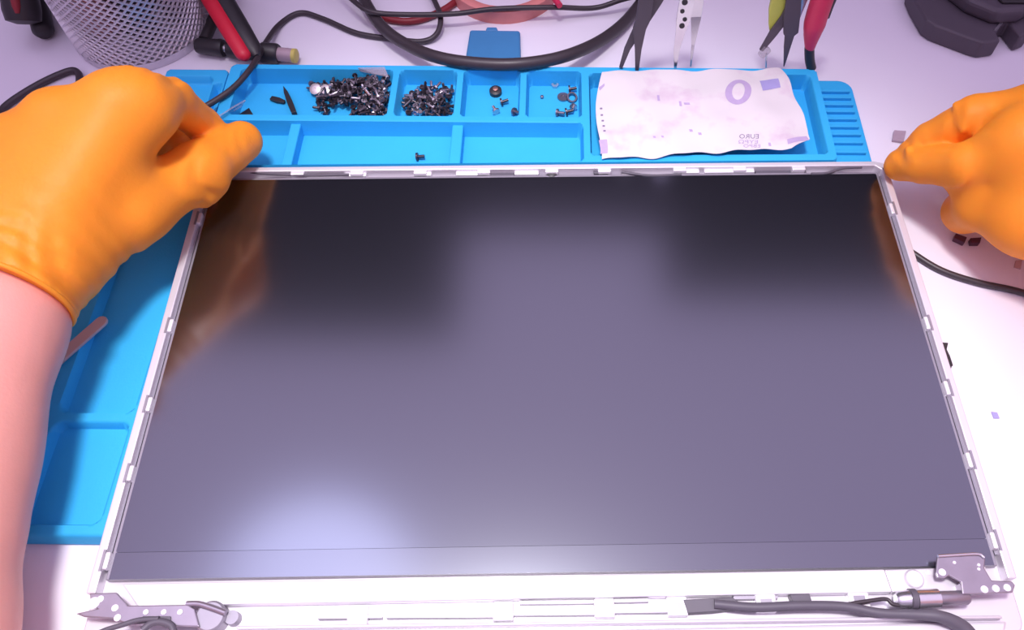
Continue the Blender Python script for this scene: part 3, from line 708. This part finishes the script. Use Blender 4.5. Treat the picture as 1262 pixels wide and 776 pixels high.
a, b = at(268, 146, .0152), at(300, 127, .0115)
o = MB().bar([(a - a, .003, .0004), ((b - a) * .5, .0042, .0004), (b - a, .0036, .0004)], (1, 1.2, 0)).build('plastic_strip', M['clear']); o.location = a
tag(o, 'clear plastic strip poking out beside the gloved thumb', 'plastic strip')
pb = [at(x, y, z) for x, y, z in ((441, 84, .0150), (474, 83, .0152), (479, 95, .0130), (462, 92, .0125), (444, 88, .0130))]
c0 = pb[0].copy(); mm = MB(); n = len(pb); up = np.array([0, 0, .0006])
mm.add([p - c0 for p in pb] + [p - c0 + up for p in pb], [(0, 1, 2, 3, 4), (9, 8, 7, 6, 5)] + [(i, (i + 1) % n, n + (i + 1) % n, n + i) for i in range(n)])
o = mm.build('plastic_bag', M['clear']); o.location = c0; tag(o, 'crumpled clear plastic bag corner behind the large screw heap', 'plastic bag')

# ------------------------------------------------------------------ cables
def cable(name, label, pts, r, mname, z=None):
    P = [at(p[0], p[1], p[2]) for p in pts]; base = P[0].copy(); base[2] = 0
    o = MB().tube(smooth_path([p - base for p in P]), r, 14).build(name, M[mname], smooth=60); o.location = base
    return tag(o, label, 'cable')
cable('power_cable', 'thick black cable sagging in a wide arc over the tray edge',
      [(390, -420, .0037), (395, -200, .0037), (418, -70, .0050), (445, -8, .0088), (470, 32, .0092), (505, 57, .0110), (545, 72, .0165), (600, 79, .0180), (650, 78, .0180), (700, 68, .0150), (745, 47, .0070), (780, 16, .0037), (806, -30, .0037), (830, -130, .0037), (840, -330, .0037)], .0036, 'cable')
cable('signal_cable', 'thin black cable looping from the glove behind the tray',
      [(235, 140, .0160), (262, 126, .0162), (290, 106, .0165), (312, 80, .0160), (328, 52, .0075), (345, 30, .0024), (370, 16, .0018), (400, 24, .0018), (440, 41, .0018), (485, 48, .0018), (520, 51, .0021), (538, 42, .0040), (543, 22, .0066), (535, 0, .0066), (515, -40, .0020), (480, -150, .0018), (470, -380, .0018)], .0017, 'cable')
cable('signal_cable', 'thin black cable running level above the thick cable arc',
      [(330, -300, .0018), (370, -90, .0070), (408, -28, .0135), (438, 3, .0148), (460, 15, .0148), (500, 18, .0122), (560, 17, .0106), (610, 11, .0112), (680, 9, .0100), (730, 10, .0060), (762, 1, .0095), (800, -14, .0112), (850, -60, .0040), (900, -260, .0018)], .0016, 'cable')
cable('red_cable', 'dark red cable curving under the thin black cable', [(455, 14, .0023), (480, 24, .0023), (508, 26, .0023), (535, 18, .0023), (560, 3, .0023), (585, -24, .0023), (600, -100, .0023), (560, -300, .0023)], .0022, 'darkred')
cable('red_wire', 'short bright red wire end inside the salmon ring', [(640, -280, .0021), (650, -90, .0060), (664, -38, .0130), (678, -10, .0142), (690, 7, .0140)], .0019, 'pinkred')
cable('charging_cable', 'black cable bent behind the gloved hand next to the mesh cup', [(-330, 330, .0022), (-130, 270, .0022), (-30, 190, .0022), (-4, 150, .0022), (8, 130, .0022), (48, 104, .0022), (84, 88, .0022), (96, 90, .0022), (98, 104, .0022), (94, 140, .0022)], .0021, 'cable')
cable('thin_cable', 'dark cable running from under the display across the white table', [(1098, 292, .0018), (1125, 312, .0018), (1160, 333, .0018), (1205, 348, .0018), (1262, 361, .0018), (1345, 392, .0018), (1500, 470, .0018), (1800, 560, .0018)], .0017, 'cable')

# ------------------------------------------------------------------ things behind the tray
bl = thing('box_lid', 'small dull blue square plastic lid with a tab behind the tray', 'lid', at(608, 56, 0))
c0 = at(608, 56, 0)
P = [at(x, y, .004)[:2] - c0[:2] for x, y in ((579, 36), (641, 37), (642, 76), (573, 74))]
MB().prism([tuple(p) for p in P], 0, .004).build('plate', M['bluelid'], bl, bevel=.0015, seg=3)
P = [at(x, y, .003)[:2] - c0[:2] for x, y in ((600, 33.5), (612, 33.5), (614, 38), (598, 38))]
MB().prism([tuple(p) for p in P], 0.0005, .0032).build('tab', M['bluelid'], bl, bevel=.0006)

c0 = at(622, -14, 0)
rr = .0355; mm = MB(); prof = [(rr - .007, 0), (rr, 0), (rr + .0004, .009), (rr - .001, .0095), (rr - .0055, .0092), (rr - .0068, .008)]
n = 48; k = len(prof)
for i in range(n):
    a = 2 * math.pi * i / n
    for r_, z_ in prof: mm.v.append((r_ * math.cos(a), r_ * math.sin(a), z_))
for i in range(n):
    for j in range(k): mm.f.append((i * k + j, ((i + 1) % n) * k + j, ((i + 1) % n) * k + (j + 1) % k, i * k + (j + 1) % k)); mm.mi.append(0)
o = mm.build('plastic_ring', M['salmon'], smooth=40); o.location = c0; tag(o, 'salmon pink plastic ring lying behind the blue square lid', 'ring')

# barrel connector
a = at(243, 56, .0062); b = at(366, 69, .0062); ax = (b - a) / np.linalg.norm(b - a)
Lc = np.linalg.norm(b - a); s = lambda px: (px - 243) / (366 - 243) * Lc
bc = thing('barrel_connector', 'black barrel connector with yellow tip lying behind the tray', 'connector', (a[0], a[1], 0))
z0 = np.array([0, 0, a[2]])
MB()._lathe([(0, .0042), (s(246), .0048), (s(268), .0050), (s(272), .0054), (s(276), .0050), (s(277), .0030)], z0, ax, 20).build('plug_body', M['black'], bc, smooth=35)
MB()._lathe([(s(275), .0026), (s(283), .0026)], z0, ax, 16).build('metal_ring', M['steel'], bc, smooth=35)
MB()._lathe([(s(280.5), .0030), (s(282), .0050), (s(300), .0052), (s(322), .0052), (s(324), .0060), (s(341), .0061), (s(344), .0052)], z0, ax, 20).build('socket_body', M['black'], bc, smooth=35)
MB()._lathe([(s(343), .0041), (s(361), .0041)], z0, ax, 20).build('clear_sleeve', M['smoke'], bc, smooth=35)
MB()._lathe([(s(361), .0042), (s(365), .0042), (s(366), .0034)], z0, ax, 20).build('tip_cap', M['mustard'], bc, smooth=35)
pp = [at(252, 49, .0085), at(262, 28, .010), at(272, 8, .012), at(285, -25, .014)]
MB().tube(smooth_path([p - np.array([a[0], a[1], 0]) for p in pp]), [.0036] * 8 + [.0042] * 17, 12, flat=.8).build('strain_relief', M['black'], bc, smooth=60)

# pliers with red and black handle, leaning in from behind
pe, pt_ = at(305, 72, .0150), at(240, -35, .0300)
pl = thing('pliers', 'pliers handle with bright red stripe and black grip resting behind the tray', 'pliers', (pe[0], pe[1], 0)); of = np.array([pe[0], pe[1], 0])
d_ = (pt_ - pe); side = np.array([.0052, .002, 0])
MB().tube([pe - of + side + d_ * t_ for t_ in (0.0, .06, .3, .6, 1.0)], [.0022, .0052, .0060, .0064, .0064], 18, flat=.75).build('black_grip', M['black'], pl, smooth=60)
MB().tube([pe - of + d_ * t_ + np.array([-.0010, 0, .0012]) for t_ in (-.03, .0, .03, .3, .6, 1.0)], [.0016, .0038, .0046, .0050, .0052, .0054], 16, flat=.8).build('red_grip', M['red'], pl, smooth=60)

# tool with black and red grips left of the cup
c0 = at(25, 20, 0)
tg = thing('screwdriver', 'black screwdriver handle with red stripe standing beside the mesh cup', 'screwdriver', c0)
k0, k1 = at(30, 30, .016) - c0, at(18, -40, .040) - c0
MB().tube([k0 + (k1 - k0) * t_ for t_ in (0, .06, .25, .6, 1)], [.004, .0095, .0105, .0100, .0095], 18).build('handle_grip', M['black'], tg, smooth=60)
MB().tube([k0 + np.array([.003, -.0072, .0062]) + (k1 - k0) * t_ for t_ in (.18, .3, .6, 1)], [.0012, .0024, .0028, .0028], 10).build('red_stripe', M['darkred'], tg, smooth=60)
k0 = at(54, 42, .006) - c0; k1 = at(38, -30, .012) - c0
o = MB().tube([k0 + (k1 - k0) * t_ for t_ in (0, .06, .5, 1)], [.004, .0062, .0068, .0068], 16).build('handle_grip', M['black'], tg, smooth=60)

# wire mesh cup
cc = np.array([-.257, .420, 0]); R0, R1, HC = .0405, .0425, .100
cup = thing('pen_cup', 'silver wire mesh pen cup holding tool handles', 'pen cup', cc)
mm = MB(); N = 48
for sgn in (-1, 1):
    for i in range(N):
        path = []
        for k in range(31):
            t_ = k / 30; a = 2 * math.pi * i / N + sgn * t_ * 3.0; r_ = R0 + (R1 - R0) * t_
            path.append((r_ * math.cos(a), r_ * math.sin(a), .004 + (HC - .006) * t_))
        mm.tube(path, .00075, 4, cap=False)
o = mm.build('wire_mesh', M['mesh'], cup, smooth=60); o['kind'] = 'stuff'
MB()._lathe([(0, .0400), (.0040, .0412), (.0060, .0412), (.0060, .0400), (.0012, .0392)], np.zeros(3), np.array([0, 0, 1.0]), 48).build('base_ring', M['mesh'], cup, smooth=40)
mm = MB(); mm.tube([(R1 * math.cos(a), R1 * math.sin(a), HC) for a in np.linspace(0, 2 * math.pi, 49)], .0019, 8, cap=False); mm.build('top_rim', M['mesh'], cup, smooth=60)
def in_cup(dx, dy, r, label, cat, name, mname, lean, z0=.0015):
    t0 = thing(name, label, cat, cc + np.array([dx, dy, z0]))
    p0 = np.zeros(3); p1 = np.array([lean[0], lean[1], .15])
    MB().tube([p0 + (p1 - p0) * q for q in (0, .04, .5, .96, 1)], [r * .6, r, r * .92, r, r * .6], 14).build('handle', M[mname], t0, smooth=60)
    MB().tube([p1 - np.array([0, 0, .001]), p1 + np.array([0, 0, .03])], r * .35, 8).build('shaft', M['steel'], t0, smooth=60)
in_cup(-.022, -.004, .0115, 'screwdriver with salmon red handle inside the mesh cup', 'screwdriver', 'screwdriver', 'salmon', (-.004, .004))
in_cup(.004, -.008, .010, 'screwdriver with black handle inside the mesh cup', 'screwdriver', 'screwdriver', 'black', (.004, .002))
in_cup(.020, .012, .0095, 'dark grey tool handle at the back of the mesh cup', 'tool', 'screwdriver', 'darkgrey', (.003, .003))
in_cup(-.003, .022, .0100, 'black tool handle behind the others in the mesh cup', 'tool', 'screwdriver', 'black', (.0, .003))

# standing tools in the back edge of the mat
def stand(x, y, z=.0142): return at(x, y, z)
# black tweezers
b0 = stand(785, 86); b0[2] = .0142; Y0 = b0[1]
tw = thing('tweezers', 'black tweezers standing upright behind the banknote, crossed by its leaning arm', 'tweezers', b0)
f = lambda x, y, dy=0: at_y(x, y, Y0 + dy) - b0
top_ = f(795, 0); ex = top_ / top_[2]
MB().bar([(np.zeros(3), .0010, .0008), (f(786.5, 60), .0019, .0010), (f(788, 35), .0036, .0011), (f(793, 22), .0040, .0012), (f(796, 0), .0040, .0012), (f(796, 0) + ex * .05, .0042, .0012)], (1, 0, 0)).build('arm', M['darkgrey'], tw, bevel=.0003)
MB().bar([(f(765, 83, .001), .0010, .0008), (f(773, 60, .004), .0017, .0010), (f(784, 40, .006), .0026, .0010), (f(797, 20, .006), .0030, .0011), (f(809, 0, .005), .0034, .0011), (f(809, 0, .005) * 1.0 + np.array([.016, .0, .05]), .0036, .0011)], (1, 0, .2)).build('arm', M['darkgrey'], tw, bevel=.0003)
# silver tweezers with holes
b0 = stand(832, 85); Y0 = b0[1]
tw = thing('tweezers', 'polished silver tweezers with round holes standing behind the banknote', 'tweezers', b0)
f = lambda x, y, dy=0: at_y(x, y, Y0 + dy) - b0
st = [(f(832, 85), .0007), (f(834, 60), .0018), (f(838.5, 40), .0026), (f(842, 25), .0038), (f(847, 0), .0042)]
st = [(p, w, .0006) for p, w in st]; st.append((st[-1][0] + np.array([.003, .0, .05]), .0045, .0006))
arm = MB().bar(st, (1, 0, 0)).build('arm', M['steel'], tw, bevel=.0002)
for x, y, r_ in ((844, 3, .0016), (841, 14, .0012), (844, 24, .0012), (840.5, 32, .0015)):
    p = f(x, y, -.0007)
    MB()._lathe([(0, r_), (.0003, r_)], p, np.array([0, -1.0, .0]), 14).build('hole', M['hole'], arm)  # flat dark disc stands in for the shaded opening, arm is not pierced
MB().bar([(f(851, 82, .004), .0004, .0004), (f(854, 55, .008), .0010, .0005), (f(858, 20, .012), .0030, .0006), (f(862, -30, .010), .0042, .0006)], (1, 0, 0)).build('arm', M['steel'], tw, bevel=.0002)
# lime handled pick
b0 = stand(944, 83); Y0 = b0[1]
pk = thing('hand_pick', 'lime yellow handled pick with clear end piece standing behind the banknote', 'pick tool', b0)
f = lambda x, y, dy=0: at_y(x, y, Y0 + dy) - b0
MB().bar([(f(951, 44, .006), .0008, .0008), (f(952.5, 30, .006), .0024, .0014), (f(956, 12, .006), .0038, .0018), (f(960, 0, .006), .0044, .0020), (f(966, -45, .006), .0055, .0022)], (1, 0, 0)).build('handle', M['yellow'], pk, bevel=.0006)
MB().bar([(f(938, 62, .001), .0012, .0010), (f(952, 42, .003), .0022, .0012), (f(968, 20, .004), .0026, .0012), (f(984, -8, .004), .0028, .0012)], (.8, 0, .6)).build('shank', M['darkgrey'], pk, bevel=.0003)
MB().tube([f(938, 68), f(946, 60)], [.0024, .0026], 12).build('end_piece', M['clear'], pk, smooth=50)
MB().tube([f(944, 83), f(944.5, 66)], .0005, 8).build('needle', M['steel'], pk, smooth=50)
# second black tweezers
b0 = stand(966, 82); Y0 = b0[1]
tw = thing('tweezers', 'slim dark grey tweezers standing between the lime pick and red probe', 'tweezers', b0)
f = lambda x, y, dy=0: at_y(x, y, Y0 + dy) - b0
MB().bar([(f(966, 82), .0003, .0003), (f(967.5, 74), .0008, .0006), (f(970, 58), .0018, .0010), (f(973, 43), .0026, .0011), (f(974.5, 40), .0040, .0012), (f(976, 18), .0044, .0013), (f(978, 0), .0040, .0013), (f(982, -50), .0040, .0013)], (1, 0, 0)).build('arm', M['darkgrey'], tw, bevel=.0003)
MB().bar([(f(972, 50, .004), .0010, .0005), (f(985, 15, .006), .0016, .0006), (f(996, -15, .006), .0022, .0006)], (1, 0, .4)).build('arm', M['steel'], tw, bevel=.0002)
# red probe
b0 = at(999, 82, .0142); Y0 = b0[1]
pr = thing('test_probe', 'crimson red handled probe with black tip standing at the tray corner', 'probe', b0)
f = lambda x, y, dy=0: at_y(x, y, Y0 + dy) - b0
MB().tube(smooth_path([f(1000, 84), f(998, 74), f(997.5, 62), f(998, 56)]), .0028, 14).build('tip', M['black'], pr, smooth=60)
MB().tube(smooth_path([f(997.5, 62), f(1001, 42), f(1006, 22), f(1013, 0), f(1024, -30)]), [.0024, .0027, .003, .0033, .0036, .0039, .0042, .0045, .0048, .005, .0053, .0056, .0058, .006, .006, .006, .006, .006, .006, .006, .006, .006, .006, .006, .006, .006, .006, .006, .006, .006, .006, .006, .006], 16).build('handle', M['pinkred'], pr, smooth=60)
MB().tube(smooth_path([f(1016, 20, .006), f(1022, 4, .007), f(1034, -25, .008)]), .0030, 12).build('grip_back', M['black'], pr, smooth=60)

# dark device at the upper right
c0 = at(1200, 20, 0)
dv = thing('power_adapter', 'dark grey angular plastic tool housing with a notch at the table back', 'tool housing', c0)
ou = [(1122, -14), (1128, 0), (1142, 24), (1152, 31), (1200, 49), (1213, 53), (1234, 50), (1229, 40), (1234, 31), (1243, 26), (1258, 45), (1270, 40), (1300, 0), (1290, -60), (1130, -60)]
MB().prism([tuple((at(x, y, .012) - c0)[:2]) for x, y in ou], 0, .012).build('lower_housing', M['darkgrey'], dv, bevel=.0018, seg=3)
ou = [(1170, -20), (1196, 0), (1230, 14), (1262, 12), (1300, -10), (1290, -60), (1170, -60)]
MB().prism([tuple((at(x, y, .022) - c0)[:2]) for x, y in ou], .0118, .022).build('upper_housing', M['darkgrey'], dv, bevel=.003, seg=3)
ou = [(1215, -20), (1236, 2), (1290, 2), (1290, -50), (1215, -50)]
MB().prism([tuple((at(x, y, .024) - c0)[:2]) for x, y in ou], .0218, .024).build('top_panel', M['black'], dv, bevel=.001)
p0, p1 = at(1226, 38, .0125) - c0, at(1235, 27, .0125) - c0
MB().bar([(p0, .0008, .0004), (p1, .0008, .0004)], (1, .5, 0)).build('trim_line', M['steel'], dv)

# ------------------------------------------------------------------ small stray pieces
a, b = at(50, 462, .0100), at(131, 391, .0100)
a = a + (a - b) * 0.25
sk = MB(); d_ = b - a; Ls = np.linalg.norm(d_); ax = d_ / Ls; nn = np.array([-ax[1], ax[0], 0]); w_ = .0029
pts = [tuple((nn * w_)[:2]), tuple((-nn * w_)[:2])]
for k in range(7):
    an = -math.pi / 2 + math.pi * k / 6; q_ = d_ - ax * w_ + ax * w_ * math.cos(an) + nn * w_ * math.sin(an); pts.append(tuple(q_[:2]))
o = sk.prism(pts, 0, .0016).build('wooden_stick', M['stick'], bevel=.0004); o.location = (a[0], a[1], .0091)
tag(o, 'pale flat wooden stick with rounded end lying across the mat edge', 'stick')
M['fragment'] = mat('purplish_metal', (0.12, 0.05, 0.08), 0.4, metal=0.3, noise=0.2)
def chip(name, label, cat, poly, h, mname, bevel=.0003):
    c = at(sum(p[0] for p in poly) / len(poly), sum(p[1] for p in poly) / len(poly), 0)
    o = MB().prism([tuple((at(x, y, h) - c)[:2]) for x, y in poly], 0, h).build(name, M[mname], bevel=bevel); o.location = c
    return tag(o, label, cat)
M['pinkclear'] = mat('pinkish_clear_plastic', (0.55, 0.42, 0.50), 0.2, noise=0.15, nscale=200, Alpha=0.8)
chip('plastic_chip', 'small pinkish clear square chip near the ribbed mat end', 'plastic bit', [(1102, 160), (1117, 161), (1114, 174), (1100, 172)], .002, 'pinkclear')
chip('rubber_clip', 'small black notched clip on the table beside the display edge', 'clip', [(1157, 421), (1169, 422), (1167, 430), (1171, 438), (1175, 450), (1166, 453), (1160, 440)], .003, 'black')
chip('metal_fragment', 'little dark bracket fragment under the gloved thumb', 'fragment', [(1178, 287), (1192, 292), (1189, 299), (1176, 293)], .003, 'fragment')
chip('metal_fragment', 'little rounded dark fragment beside the bracket fragment', 'fragment', [(1196, 293), (1210, 292), (1208, 299), (1197, 299)], .003, 'fragment')
chip('paper_scrap', 'tiny violet scrap alone on the bright white table', 'scrap', [(1222, 507), (1229, 508), (1232, 515), (1225, 515)], .0006, 'print', 0)
chip('paper_scrap', 'tiny pinkish scrap near the dark cable on the table', 'scrap', [(1252, 321), (1260, 320), (1258, 331), (1250, 329)], .0006, 'stick', 0)
